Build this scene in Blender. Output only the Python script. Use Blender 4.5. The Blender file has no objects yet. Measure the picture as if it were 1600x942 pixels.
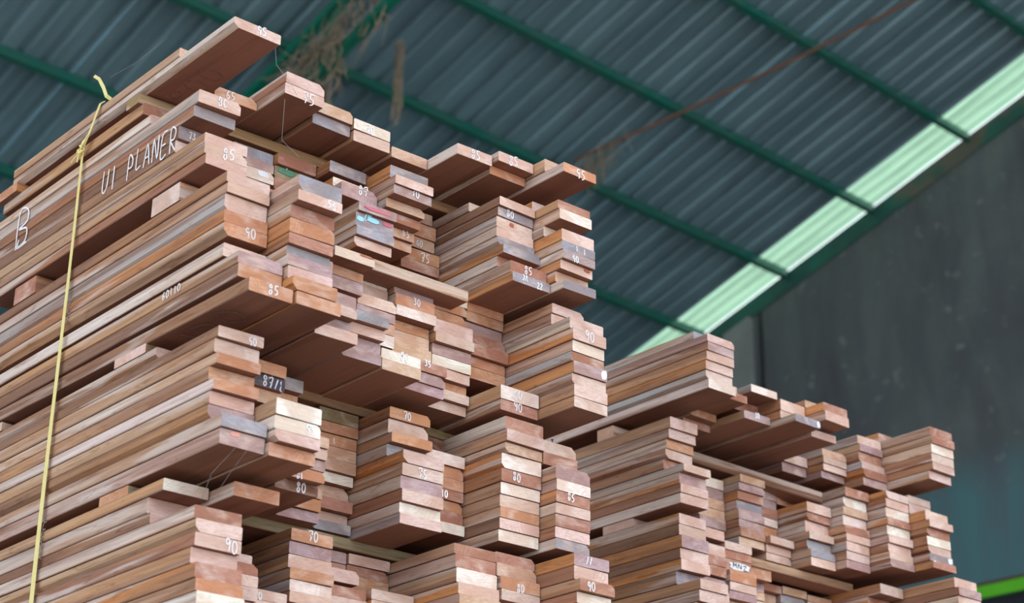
import bpy, bmesh, math, random
from mathutils import Vector, Matrix, Euler
random.seed(11)
SC = bpy.context.scene
COL = SC.collection

# ------------------------------------------------------------------ camera
def camera_axes():
    pi, ro, ya = math.radians(23.46), math.radians(.54), math.radians(139.65)
    fw = Vector((math.cos(ya)*math.cos(pi), math.sin(ya)*math.cos(pi), math.sin(pi)))
    r = fw.cross(Vector((0, 0, 1))).normalized(); u = r.cross(fw)
    return math.cos(ro)*r + math.sin(ro)*u, -math.sin(ro)*r + math.cos(ro)*u, fw
R_, U_, F_ = camera_axes()
cam = bpy.data.cameras.new('camera'); camo = bpy.data.objects.new('camera', cam); COL.objects.link(camo)
m = Matrix.Identity(4)
for i in range(3):
    m[i][0] = R_[i]; m[i][1] = U_[i]; m[i][2] = -F_[i]
m[2][3] = 1.6
camo.matrix_world = m
cam.sensor_width = 36; cam.lens = 2902.3/1600*36; cam.clip_end = 200; cam.clip_start = .05
cam.dof.use_dof = True; cam.dof.focus_distance = 3.45; cam.dof.aperture_fstop = 5.0
SC.camera = camo

# ------------------------------------------------------------------ sky, sun, exposure
w = bpy.data.worlds.new('sky'); SC.world = w; w.use_nodes = True
bg = w.node_tree.nodes['Background']; bg.inputs[0].default_value = (.86, .93, 1.0, 1); bg.inputs[1].default_value = 1.0
sl = bpy.data.lights.new('sun', 'SUN'); sl.energy = 4.0; sl.angle = math.radians(2); sl.color = (1, .96, .9)
so = bpy.data.objects.new('sun', sl); COL.objects.link(so)
so.rotation_euler = Vector((.25, -.55, -1)).to_track_quat('-Z', 'Y').to_euler()
so.location = (0, 8, 14)
vs = SC.view_settings
vs.view_transform = 'Standard'; vs.look = 'None'; vs.gamma = 1; vs.use_curve_mapping = False; vs.exposure = 1.18

# ------------------------------------------------------------------ helpers
def srgb(r, g, b):
    f = lambda c: (c/255/12.92 if c/255 <= .04045 else ((c/255+.055)/1.055)**2.4)
    return (f(r), f(g), f(b))
def mesh(name, verts, faces):
    me = bpy.data.meshes.new(name); me.from_pydata(verts, [], faces); me.update(); return me
def link(name, me, mats=None, parent=None, loc=None, label=None, cat=None, group=None, kind=None):
    o = bpy.data.objects.new(name, me); COL.objects.link(o)
    if mats is not None and me is not None and not me.materials:
        for x in (mats if isinstance(mats, (list, tuple)) else [mats]): me.materials.append(x)
    if parent: o.parent = parent
    if loc is not None: o.location = loc
    if label: o['label'] = label
    if cat: o['category'] = cat
    if group: o['group'] = group
    if kind: o['kind'] = kind
    return o
def boxdata(x0, x1, y0, y1, z0, z1):
    v = [(x, y, z) for x in (x0, x1) for y in (y0, y1) for z in (z0, z1)]
    f = [(0, 1, 3, 2), (4, 6, 7, 5), (0, 4, 5, 1), (2, 3, 7, 6), (0, 2, 6, 4), (1, 5, 7, 3)]
    return v, f
class MB:
    def __init__(s): s.v = []; s.f = []
    def add(s, v, f):
        n = len(s.v); s.v += [tuple(p) for p in v]; s.f += [tuple(i+n for i in q) for q in f]
    def box(s, *a): s.add(*boxdata(*a))
    def bar(s, p, q, wx, wy, up=Vector((0, 0, 1))):
        p, q = Vector(p), Vector(q); d = (q-p).normalized(); a = d.cross(up)
        if a.length < 1e-4: a = d.cross(Vector((1, 0, 0)))
        a.normalize(); b = a.cross(d)
        v = []
        for c in (p, q):
            for i, j in ((-1, -1), (1, -1), (1, 1), (-1, 1)): v.append(c+a*i*wx/2+b*j*wy/2)
        s.add(v, [(0, 1, 2, 3), (7, 6, 5, 4), (0, 4, 5, 1), (1, 5, 6, 2), (2, 6, 7, 3), (3, 7, 4, 0)])
    def tube(s, pts, rad, n=6):
        pts = [Vector(p) for p in pts]; rings = []
        for i, p in enumerate(pts):
            d = (pts[min(i+1, len(pts)-1)]-pts[max(i-1, 0)]).normalized()
            a = d.cross(Vector((.13, .2, 1))).normalized(); b = a.cross(d)
            r = rad[i] if isinstance(rad, (list, tuple)) else rad
            rings.append([p+(a*math.cos(t*2*math.pi/n)+b*math.sin(t*2*math.pi/n))*r for t in range(n)])
        v = [q for r in rings for q in r]; f = []
        for i in range(len(pts)-1):
            for t in range(n): f.append((i*n+t, i*n+(t+1) % n, (i+1)*n+(t+1) % n, (i+1)*n+t))
        f += [tuple(range(n))[::-1], tuple((len(pts)-1)*n+t for t in range(n))]
        s.add(v, f)
    def mesh(s, name): return mesh(name, s.v, s.f)

# ------------------------------------------------------------------ materials
class NT:
    def __init__(s, name):
        s.m = bpy.data.materials.new(name); s.m.use_nodes = True; s.t = s.m.node_tree; s.t.nodes.clear()
    def n(s, ty, **k):
        o = s.t.nodes.new('ShaderNode'+ty)
        for a, b in k.items():
            if a.startswith('_'): setattr(o, a[1:], b)
        return o
    def l(s, a, b): s.t.links.new(a, b)
    def val(s, sock, v):
        if hasattr(v, 'links'): s.l(v, sock)
        else: sock.default_value = v
    def math(s, op, a, b=0., c=None):
        o = s.n('Math', _operation=op); s.val(o.inputs[0], a); s.val(o.inputs[1], b)
        if c is not None: s.val(o.inputs[2], c)
        return o.outputs[0]
    def mix(s, f, a, b, mode='MIX'):
        o = s.n('Mix', _data_type='RGBA', _blend_type=mode); s.val(o.inputs[0], f)
        s.val(o.inputs[6], a if hasattr(a, 'links') else (*a, 1)); s.val(o.inputs[7], b if hasattr(b, 'links') else (*b, 1))
        return o.outputs[2]
    def mapr(s, f, a, b, c=0., d=1.):
        o = s.n('MapRange'); s.val(o.inputs[0], f)
        for i, x in enumerate((a, b, c, d)): o.inputs[i+1].default_value = x
        return o.outputs[0]
    def noise(s, vec, scale, detail=3., rough=.55, dist=0.):
        o = s.n('TexNoise'); s.l(vec, o.inputs['Vector']); o.inputs['Scale'].default_value = scale
        o.inputs['Detail'].default_value = detail; o.inputs['Roughness'].default_value = rough; o.inputs['Distortion'].default_value = dist
        return o.outputs[0]
    def scale(s, vec, k):
        o = s.n('VectorMath', _operation='MULTIPLY'); s.l(vec, o.inputs[0]); o.inputs[1].default_value = k; return o.outputs[0]
    def out(s, color, rough=.6, metal=0., bump=None, bstr=.3, bdist=.002, spec=.5, extra=None):
        p = s.n('BsdfPrincipled'); s.val(p.inputs['Base Color'], color if hasattr(color, 'links') else (*color, 1))
        s.val(p.inputs['Roughness'], rough); s.val(p.inputs['Metallic'], metal); s.val(p.inputs['Specular IOR Level'], spec)
        if bump is not None:
            b = s.n('Bump'); b.inputs['Strength'].default_value = bstr; b.inputs['Distance'].default_value = bdist
            s.l(bump, b.inputs['Height']); s.l(b.outputs[0], p.inputs['Normal'])
        o = s.n('OutputMaterial'); s.l(p.outputs[0], o.inputs[0]); return s.m

def wood_material():
    t = NT('sawn_hardwood')
    a = t.n('Attribute', _attribute_name='tint'); wc = t.n('Attribute', _attribute_name='wc').outputs['Vector']
    tint, isend = a.outputs['Color'], a.outputs['Alpha']
    # long faces: grain runs along x, with darker heart, honey and pale sap bands of irregular length
    fine = t.noise(t.scale(wc, (3.2, 150, 150)), 1., 4., .6)
    mid = t.noise(t.scale(wc, (1.8, 40, 40)), 1., 3., .6, .5)
    fig = t.noise(t.scale(wc, (7., 26, 80)), 1., 4., .65, 2.2)
    saw = t.noise(t.scale(wc, (420, 8, 8)), 1., 1.)
    heart = t.noise(t.scale(wc, (1.3, 16, 30)), 1., 3., .55, .8)
    honey = t.noise(t.scale(wc, (1.1, 22, 26)), 1., 2., .5, .5)
    sap = t.noise(t.scale(wc, (1.6, 30, 34)), 1., 3., .5, .6)
    c1 = t.mix(t.mapr(honey, .48, .62, 0, .6), tint, srgb(196, 146, 102))
    c1 = t.mix(t.mapr(heart, .5, .6, 0, .7), c1, srgb(144, 108, 90))
    c1 = t.mix(t.mapr(sap, .56, .63, 0, .75), c1, srgb(206, 192, 186))
    c1 = t.mix(t.mapr(fine, .35, .7, 0, .6), c1, t.mix(1., c1, (.62, .5, .43), 'MULTIPLY'))
    c1 = t.mix(t.mapr(mid, .52, .7, 0, .55), c1, t.mix(1., c1, (.6, .46, .38), 'MULTIPLY'))
    c1 = t.mix(t.mapr(fig, .54, .7, 0, .75), c1, t.mix(1., c1, (.55, .4, .3), 'MULTIPLY'))
    # end grain: gentle arcs of growth rings round a centre off the piece
    sx = t.n('SeparateXYZ'); t.l(wc, sx.inputs[0])
    wob = t.noise(t.scale(wc, (6, 14, 14)), 1., 2.)
    r = t.math('SQRT', t.math('ADD', t.math('POWER', sx.outputs[1], 2.), t.math('POWER', sx.outputs[2], 2.)))
    r = t.math('ADD', r, t.math('MULTIPLY', wob, .05))
    ring = t.math('SINE', t.math('MULTIPLY', r, 760.))
    ring2 = t.noise(t.scale(wc, (5, 40, 40)), 1., 3.)
    fac = t.math('MULTIPLY', t.mapr(ring, -.2, 1., 0, 1), t.mapr(ring2, .45, .66, .0, .4))
    c2 = t.mix(fac, tint, t.mix(1., tint, (.62, .46, .38), 'MULTIPLY'))
    zone = t.math('SINE', t.math('MULTIPLY', r, 62.))
    c2 = t.mix(t.mapr(zone, -.2, .5, 0, .6), c2, t.mix(1., tint, (.74, .58, .48), 'MULTIPLY'))
    blot = t.noise(t.scale(wc, (4, 26, 40)), 1., 3., .6, .8)
    c2 = t.mix(t.mapr(blot, .48, .72, 0, .6), c2, t.mix(1., tint, (.72, .6, .56), 'MULTIPLY'))
    pale = t.noise(t.scale(wc, (4, 22, 36)), 1., 2., .5, .4)
    c2 = t.mix(t.mapr(pale, .5, .72, 0, .5), c2, srgb(228, 204, 192))
    scr = t.noise(t.scale(wc, (10, 60, 420)), 1., 2.)
    c2 = t.mix(t.mapr(scr, .45, .72, 0, .6), c2, t.mix(1., tint, (.66, .58, .55), 'MULTIPLY'))
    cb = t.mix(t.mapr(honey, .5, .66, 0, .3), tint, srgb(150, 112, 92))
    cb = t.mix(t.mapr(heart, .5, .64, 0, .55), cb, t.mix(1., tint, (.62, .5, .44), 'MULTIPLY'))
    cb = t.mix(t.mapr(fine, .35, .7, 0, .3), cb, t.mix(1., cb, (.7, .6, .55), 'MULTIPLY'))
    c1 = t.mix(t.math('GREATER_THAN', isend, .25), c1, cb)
    col = t.mix(t.math('GREATER_THAN', isend, .75), c1, c2)
    bh = t.math('ADD', fine, t.math('MULTIPLY', saw, .5))
    return t.out(col, .78, 0., bh, .35, .0008, .25)
WOOD = wood_material()

def simple(name, col, rough=.6, metal=0., spec=.5, var=.0, vs_=8., vcol=None, bump=0.):
    t = NT(name); tc = t.n('TexCoord').outputs['Object']
    nz = t.noise(tc, vs_, 4.)
    c = t.mix(t.mapr(nz, .38, .66, 0, var), col, vcol if vcol else tuple(x*.5 for x in col))
    return t.out(c, rough, metal, nz if bump else None, bump, .004, spec)
CHALK = simple('white_chalk', srgb(240, 240, 246), .95, spec=.1, var=.35, vs_=300., vcol=srgb(190, 180, 178))
FAINT = simple('faint_chalk', srgb(150, 125, 115), .95, spec=.1, var=.6, vs_=200., vcol=srgb(100, 66, 54))
CYAN = simple('cyan_chalk', srgb(150, 215, 235), .9, var=.3, vs_=200., vcol=srgb(220, 235, 240))
PAINTW = simple('white_paint', srgb(235, 235, 245), .6, var=.2, vs_=60.)
LABELM = simple('paper_label', srgb(232, 234, 238), .7)
INK = simple('black_ink', srgb(40, 40, 48), .7)
STAMP = simple('brown_stamp_ink', srgb(120, 72, 48), .8)
STRAP = simple('yellow_strapping', srgb(235, 222, 150), .35, spec=.5, var=.25, vs_=60., vcol=srgb(205, 190, 110))
NAILM = simple('steel_nail', srgb(70, 70, 140), .4, .6)
WEB = simple('spider_silk', srgb(150, 150, 150), .6)
DUST = simple('dusty_cobweb', srgb(150, 138, 120), .95, var=.6, vs_=20., vcol=srgb(110, 100, 88), spec=.05)
RUST = simple('rusty_rod', srgb(122, 84, 66), .9, var=.6, vs_=14., vcol=srgb(96, 84, 76), spec=.2)
GREEN = simple('green_steel_paint', srgb(10, 118, 96), .42, spec=.5, var=.45, vs_=5., vcol=srgb(28, 96, 82), bump=.1)
PURL = simple('green_purlin_paint', srgb(8, 100, 86), .36, spec=.6, var=.4, vs_=2.2, vcol=srgb(70, 96, 88))
BRIGHTG = simple('bright_green_paint', srgb(92, 190, 30), .5, var=.25, vs_=3.)
NAVY = simple('opening_dark_fill', srgb(26, 32, 44), .6, var=.4, vs_=2.)  # near-black colour stands in for the dark inside the wall opening
BROWNL = simple('brown_timber_strip', srgb(82, 62, 52), .8, var=.4)

def roof_material():
    t = NT('galvanised_roof_sheet'); tc = t.n('TexCoord').outputs['Object']
    n1 = t.noise(t.scale(tc, (5, .6, 1)), 1., 4.); n2 = t.noise(t.scale(tc, (1.2, .5, 1)), 1., 3.)
    c = t.mix(t.mapr(n1, .4, .65, 0, .55), srgb(136, 170, 184), srgb(88, 116, 128))
    c = t.mix(t.mapr(n2, .55, .7, 0, .5), c, srgb(74, 72, 92))
    return t.out(c, t.mapr(n1, .3, .7, .3, .45), .35, None, 0, 0, .5)
ROOF = roof_material()
def skylight_material():
    t = NT('translucent_fibreglass_sheet'); tc = t.n('TexCoord').outputs['Object']
    n1 = t.noise(t.scale(tc, (14, 1.2, 1)), 1., 3.)
    c = t.mix(t.mapr(n1, .4, .7, 0, .5), srgb(124, 156, 136), srgb(84, 108, 94))
    tr = t.n('BsdfTranslucent'); t.l(c, tr.inputs[0])
    df = t.n('BsdfDiffuse'); t.l(c, df.inputs[0])
    mx = t.n('MixShader'); mx.inputs[0].default_value = .3; t.l(tr.outputs[0], mx.inputs[1]); t.l(df.outputs[0], mx.inputs[2])
    o = t.n('OutputMaterial'); t.l(mx.outputs[0], o.inputs[0]); return t.m
SKYL = skylight_material()
def wall_material():
    t = NT('stained_render_wall'); tc = t.n('TexCoord').outputs['Object']
    n1 = t.noise(t.scale(tc, (1, 1, .45)), 1.6, 5., .6, .5); n2 = t.noise(t.scale(tc, (5, 5, .7)), 1., 4.); n3 = t.noise(tc, 9., 4.)
    c = t.mix(t.mapr(n1, .35, .68), srgb(74, 78, 82), srgb(98, 108, 108))
    c = t.mix(t.mapr(n2, .52, .7, 0, .5), c, srgb(78, 80, 88))
    c = t.mix(t.mapr(n3, .62, .72, 0, .45), c, srgb(140, 148, 142))
    sp = t.n('SeparateXYZ'); t.l(tc, sp.inputs[0])
    zz = t.math('ADD', sp.outputs[2], t.math('MULTIPLY', n1, .8))
    c = t.mix(t.mapr(zz, 6.0, 6.35, 1, 0), c, t.mix(t.mapr(n2, .4, .65), srgb(78, 118, 124), srgb(84, 104, 112)))
    return t.out(c, .85, 0., n3, .3, .01, .3)
WALL = wall_material()
CONC = simple('bare_concrete', srgb(128, 134, 134), .9, var=.5, vs_=3., vcol=srgb(96, 102, 104), bump=.2)
FLOORM = simple('concrete_floor', srgb(142, 134, 126), .8, var=.5, vs_=1.5, vcol=srgb(112, 106, 100), bump=.1)
BEAMG = None
def beam_material():
    t = NT('flaking_green_beam'); tc = t.n('TexCoord').outputs['Object']
    n1 = t.noise(tc, 2.6, 4., .6); n2 = t.noise(tc, 1.1, 3.)
    c = t.mix(t.mapr(n1, .4, .6), srgb(10, 84, 74), srgb(20, 66, 62))
    c = t.mix(t.mapr(n2, .57, .62, 0, .9), c, srgb(86, 78, 70))
    return t.out(c, .6)
BEAMG = beam_material()

# ------------------------------------------------------------------ building frame
# u runs along the purlins towards the gable wall, d runs horizontally down the roof slope
PU = Vector((math.cos(math.radians(92.885)), math.sin(math.radians(92.885)), 0)); PD = Vector((-PU.y, PU.x, 0))
SLOPE = math.radians(17.479)
SD = (PD*math.cos(SLOPE)-Vector((0, 0, 1))*math.sin(SLOPE)); NR = PU.cross(SD).normalized()
H = 8.5; CAM0 = Vector((0, 0, 1.6))
def Rf(u, s, depth=0.): return CAM0+PU*u+SD*s+NR*(H-depth)
def roof_z(d): return 1.6+(H-.30036*d)/.95383
def frame_matrix(origin, ax, ay, az):
    M = Matrix.Identity(4)
    for i in range(3): M[i][0] = ax[i]; M[i][1] = ay[i]; M[i][2] = az[i]; M[i][3] = origin[i]
    return M
WU = 11.0
ceiling = link('ceiling', None, kind='structure'); ceiling.location = Rf(0, 0)
def under(parent, o):
    o.parent = parent; o.matrix_parent_inverse = Matrix.Translation(-parent.location); return o
PITCH = .163
def sheet_mesh(name, ribs, length, P=PITCH, dep=.026):
    prof = []
    for k in range(ribs):
        x = k*P; q = P/.163
        prof += [(x, 0), (x+.092*q, 0), (x+.108*q, dep), (x+.146*q, dep), (x+.162*q, 0)]
    prof.append((ribs*P+.002, 0))
    v = [(x, s, z) for s in (0, length) for x, z in prof]; n = len(prof)
    f = [(i, i+1, n+i+1, n+i) for i in range(n-1)]
    return mesh(name, v, f)
S0, S1 = -3.0, 13.2
sm = sheet_mesh('roof_sheet', 5, S1-S0); sm.materials.append(ROOF)
U_END = 10.655; nsheet = 19
for k in range(nsheet):
    o = link('roof_sheet', sm); u0 = U_END-(k+1)*5*PITCH
    o.matrix_world = frame_matrix(Rf(u0, S0), PU, SD, NR); under(ceiling, o)
sk = sheet_mesh('translucent_roof_sheet', 3, S1-S0, .121, .05); sk.materials.append(SKYL)
o = link('translucent_roof_sheet', sk, label='translucent pale green roof sheet letting daylight in'); o.matrix_world = frame_matrix(Rf(U_END, S0), PU, SD, NR); under(ceiling, o)
# purlins: C channels, lip down
pm = MB(); L = WU-U_END+19*5*PITCH
pm.box(0, L, -.003, .003, -.08, 0); pm.box(0, L, 0, .04, -.005, 0); pm.box(0, L, 0, .04, -.08, -.075); pm.box(0, L, .036, .04, -.075, -.062)
pmesh = pm.mesh('purlin'); pmesh.materials.append(PURL)
for s in (.066, .178, .289, .401, .513, .626, .735, .846, .958, 1.07, 1.181, 1.293, 1.405):
    o = link('purlin', pmesh); o.matrix_world = frame_matrix(Rf(U_END-19*5*PITCH, s*H*.99, .002), PU, SD, NR); under(ceiling, o)
# lattice rafters under the purlins
def truss(u):
    r = link('lattice_rafter', None); r.location = Rf(u, 0, .11); under(ceiling, r)
    def put(name, mb):
        o = link(name, mb.mesh(name), GREEN); o.parent = r; o.matrix_parent_inverse = Matrix.Translation(-Rf(u, 0, .11)); return o
    for dep in (.135, .50):
        b = MB(); b.bar(Rf(u, S0, dep), Rf(u, S1, dep), .06, .05, NR); put('chord', b)
    n = 32; st = (S1-S0)/n
    for k in range(n):
        b = MB(); a, c = (.16, .475) if k % 2 else (.475, .16)
        b.bar(Rf(u, S0+k*st, a), Rf(u, S0+(k+1)*st, c), .035, .035, NR); put('web_bar', b)
    return r
truss(5.945); truss(0.8)
# rusty sag rod crossing below the purlins
b = MB(); pts = [Vector(Rf(9.56, 2.55, .2)).lerp(Rf(8.27, 5.95, .2), t/12)-Vector((0, 0, .05*math.sin(math.pi*t/12))) for t in range(13)]
b.tube(pts, .012, 6); o = link('sag_rod', b.mesh('sag_rod'), RUST); under(ceiling, o)
# dusty cobwebs hanging on rod and rafter
def cobweb(pts, rad, name='dusty_cobweb'):
    b = MB()
    for p in pts: b.tube(p, rad)
    o = link(name, b.mesh(name), DUST, kind='stuff'); under(ceiling, o); return o
def strand(a, c, sag, n=6):
    a, c = Vector(a), Vector(c)
    return [a.lerp(c, t/n)-Vector((random.uniform(-.01, .01), random.uniform(-.01, .01), sag*math.sin(math.pi*t/n))) for t in range(n+1)]
ws = []
for k in range(150):
    s = random.gauss(5.75, .45); a = Rf(5.94+random.uniform(-.05, .05), s, random.uniform(.12, .5))
    c = Rf(5.94+random.uniform(-.22, .1), s+random.uniform(-.2, .45), random.uniform(.25, .72)); ws.append(strand(a, c, random.uniform(0, .12)))
for k in range(70):
    s = random.gauss(6.05, .12); a = Rf(5.96+random.uniform(-.05, .1), s, random.uniform(.35, .5)); ws.append(strand(a, Vector(a)-Vector((random.uniform(-.12, .12), random.uniform(-.12, .12), random.uniform(.1, .55))), .02))
cobweb(ws, [.001, .002, .0045, .0055, .0045, .002, .001])
ws = []
for k in range(22):
    a = Vector(Rf(6.36+random.uniform(-.02, .02), 5.62+random.uniform(-.03, .03), .3)); ws.append(strand(a, a-Vector((random.uniform(-.025, .025), random.uniform(-.025, .025), .5+random.uniform(-.2, .12))), 0))
cobweb(ws, .003)
ws = []
for k in range(60):
    a = Vector(Rf(8.29+random.uniform(-.03, .12), 5.82+random.gauss(0, .12), .22)); ws.append(strand(a, a-Vector((random.uniform(-.06, .06), random.uniform(-.06, .06), random.uniform(.04, .3))), .02))
cobweb(ws, .0025)

# gable wall, beam, lintel, wall opening with its added dark fill
def Wl(u, d, z): return CAM0.xy.to_3d()+PU*u+PD*d+Vector((0, 0, z))
def wallprism(name, mat, d0, d1, zb0, zb1, zt0, zt1, u0, u1, parent=None, **k):
    v = []
    for u in (u0, u1):
        v += [Wl(u, d0, zb0), Wl(u, d1, zb1), Wl(u, d1, zt1), Wl(u, d0, zt0)]
    me = mesh(name, v, [(0, 1, 2, 3), (7, 6, 5, 4), (0, 4, 5, 1), (1, 5, 6, 2), (2, 6, 7, 3), (3, 7, 4, 0)])
    return link(name, me, mat, **k)
OPEN0, OPEN1, DZ = 2.6, 8.4, 4.85
z = roof_z
def wallpart(d0, d1, zb): wallprism('wall_right', WALL, d0, d1, zb, zb, z(d0)-.03, z(d1)-.03, WU, WU+.16, kind='structure')
wv = MB()
for d0, d1, zb in ((-3.2, OPEN0, 0), (OPEN0, OPEN1, DZ), (OPEN1, 8.73, 0), (8.79, 13.2, 0)):
    v = []
    for u in (WU, WU+.16): v += [Wl(u, d0, zb), Wl(u, d1, zb), Wl(u, d1, z(d1)-.03), Wl(u, d0, z(d0)-.03)]
    wv.add(v, [(0, 1, 2, 3), (7, 6, 5, 4), (0, 4, 5, 1), (1, 5, 6, 2), (2, 6, 7, 3), (3, 7, 4, 0)])
wv.add([Wl(WU+.12, 8.7, 0), Wl(WU+.12, 8.82, 0), Wl(WU+.12, 8.82, z(8.82)-.05), Wl(WU+.12, 8.7, z(8.7)-.05), Wl(WU+.15, 8.7, 0), Wl(WU+.15, 8.82, 0), Wl(WU+.15, 8.82, z(8.82)-.05), Wl(WU+.15, 8.7, z(8.7)-.05)], [(0, 1, 2, 3), (7, 6, 5, 4), (0, 4, 5, 1), (1, 5, 6, 2), (2, 6, 7, 3), (3, 7, 4, 0)])
link('wall_right', wv.mesh('wall_right'), WALL, kind='structure')
wallprism('trim_1', CONC, 8.83, 9.10, 0, 0, z(8.83)-.2, z(9.10)-.2, WU-.06, WU-.001, kind='structure', label='pale concrete pilaster on the gable wall')
wallprism('trim_2', BEAMG, -3.2, 9.3, z(-3.2)-.2, z(9.3)-.2, z(-3.2)-.035, z(9.3)-.035, WU-.012, WU-.001, kind='structure', label='green painted beam under the roof edge')
wallprism('trim_3', BRIGHTG, OPEN0-.1, OPEN1+.1, DZ, DZ, DZ+.084, DZ+.084, WU-.03, WU-.001, kind='structure', label='bright green lintel over the dark opening')
wallprism('trim_4', BROWNL, OPEN0-.1, OPEN1+.1, DZ+.086, DZ+.086, DZ+.11, DZ+.11, WU-.02, WU-.001, kind='structure', label='brown strip above the green lintel')
dr = link('opening_fill_1', None, kind='structure'); dr.location = Wl(WU+.05, (OPEN0+OPEN1)/2, 0)  # added dark strips close the opening, in place of its shaded depth
dark_strip = MB(); v = []
for u in (WU+.04, WU+.06): v += [Wl(u, OPEN0, 0), Wl(u, OPEN1, 0), Wl(u, OPEN1, .148), Wl(u, OPEN0, .148)]
dark_strip.add([Vector(p)-dr.location for p in v], [(0, 1, 2, 3), (7, 6, 5, 4), (0, 4, 5, 1), (1, 5, 6, 2), (2, 6, 7, 3), (3, 7, 4, 0)])
slm = dark_strip.mesh('dark_strip'); slm.materials.append(NAVY)
for k in range(33): link('dark_strip', slm, parent=dr, loc=(0, 0, k*.15+.002))
fl = MB(); fl.box(-40, 40, -40, 40, -.2, 0); link('floor', fl.mesh('floor'), FLOORM, kind='structure')
bw = MB(); v = []
for d in (13.25, 13.4): v += [Wl(-5, d, 0), Wl(WU+.16, d, 0), Wl(WU+.16, d, z(13.2)-.1), Wl(-5, d, z(13.2)-.1)]
bw.add(v, [(0, 1, 2, 3), (7, 6, 5, 4), (0, 4, 5, 1), (1, 5, 6, 2), (2, 6, 7, 3), (3, 7, 4, 0)]); link('wall_back', bw.mesh('wall_back'), WALL, kind='structure')

# ------------------------------------------------------------------ planks
TINT = {'p': (224, 196, 186), 'w': (246, 231, 221), 'o': (208, 156, 124), 'r': (182, 134, 116), 't': (214, 180, 156), 'v': (184, 158, 160),
        'g': (164, 162, 172), 'b': (134, 100, 84), 'd': (78, 76, 88), 'e': (150, 138, 108), 'y': (168, 148, 110)}
NAME = {'p': 'pinkish', 'w': 'cream white', 'o': 'orange brown', 'r': 'reddish brown', 't': 'tan', 'v': 'dull mauve', 'g': 'weathered grey', 'b': 'dark brown', 'd': 'slate dark', 'e': 'green tinged'}
SIDE = {'p': (196, 168, 156), 'w': (220, 206, 198), 'o': (206, 144, 92), 'r': (166, 122, 100), 't': (186, 154, 128), 'v': (170, 146, 144), 'g': (176, 172, 174), 'b': (142, 110, 92), 'd': (90, 80, 80), 'e': (154, 142, 112), 'y': (164, 146, 110)}
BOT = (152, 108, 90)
def jit(c, a=.07):
    k = 1+random.uniform(-a, a); return tuple(min(.9, x*k*(1+random.uniform(-.03, .03))) for x in srgb(*c))
class Wood:
    """collects box-like timbers with the two attributes the wood material reads"""
    def __init__(s): s.v = []; s.f = []; s.tint = []; s.wc = []
    def timber(s, x0, x1, y0, y1, z0, z1, end, side, bot, ch=.0014, wane=0, axis=0, skew=0., bend=0., sag=0., lift=0.):
        # long axis x (axis 0) or y (axis 1); profile is an octagon with small arrises
        a0, a1 = (y0, y1) if axis == 0 else (x0, x1)
        l0, l1 = (x0, x1) if axis == 0 else (y0, y1)
        c = [ch]*4
        if wane: c[wane-1] = ch*random.uniform(4.5, 8)
        cz = [min(q, (z1-z0)*.4) for q in c]
        prof = [(a0+c[0], z0, 'b'), (a1-c[1], z0, 's'), (a1, z0+cz[1], 's'), (a1, z1-cz[2], 's'), (a1-c[2], z1, 'b'), (a0+c[3], z1, 's'), (a0, z1-cz[3], 's'), (a0, z0+cz[0], 's')]
        st = (0, .5, 1); base = len(s.v); off = Vector((random.uniform(-40, 40), 0, 0)); cy = random.choice((-1, 1))*random.uniform(.01, .09); czr = random.choice((-1, 1))*random.uniform(.02, .12)
        ac, zc = (a0+a1)/2, (z0+z1)/2
        for t in st:
            for (a, zz, _) in prof:
                l = l0+(l1-l0)*t; aa = a+bend*(1-t); z2 = zz+sag*4*t*(1-t)+lift*(1-t)
                if t == 1: l += skew*(a-ac)
                s.v.append((l, aa, z2) if axis == 0 else (aa, l, z2))
                s.wc.append((l+off.x, aa-ac+cy, zz-zc+czr))
        n = 8
        for r in range(2):
            for i in range(n):
                j = (i+1) % n
                q = (base+r*n+i, base+r*n+j, base+(r+1)*n+j, base+(r+1)*n+i)
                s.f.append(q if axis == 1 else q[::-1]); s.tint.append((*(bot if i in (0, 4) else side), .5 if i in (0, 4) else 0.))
        e0 = tuple(base+i for i in range(n)); e1 = tuple(base+2*n+i for i in range(n))
        s.f.append(e0 if axis == 0 else e0[::-1]); s.tint.append((*end, 1.)); s.f.append(e1[::-1] if axis == 0 else e1); s.tint.append((*end, 1.))
    def mesh(s, name, org=(0, 0, 0)):
        v = [(a-org[0], b-org[1], c-org[2]) for a, b, c in s.v]
        me = mesh(name, v, s.f)
        at = me.attributes.new('tint', 'FLOAT_COLOR', 'CORNER'); buf = []
        for p, tc in zip(me.polygons, s.tint): buf += list(tc)*p.loop_total
        at.data.foreach_set('color', buf)
        aw = me.attributes.new('wc', 'FLOAT_VECTOR', 'POINT'); aw.data.foreach_set('vector', [x for p in s.wc for x in p])
        me.materials.append(WOOD); me.validate(); return me
YA = [1.40, 1.487, 1.577, 1.667, 1.757, 1.846, 1.94, 2.035, 2.13, 2.216]
YT = [1.40, 1.50, 1.594, 1.684, 1.774, 1.862, 1.950, 2.038, 2.130, 2.218]
YB = [2.85+.0907*k for k in range(10)]
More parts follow.
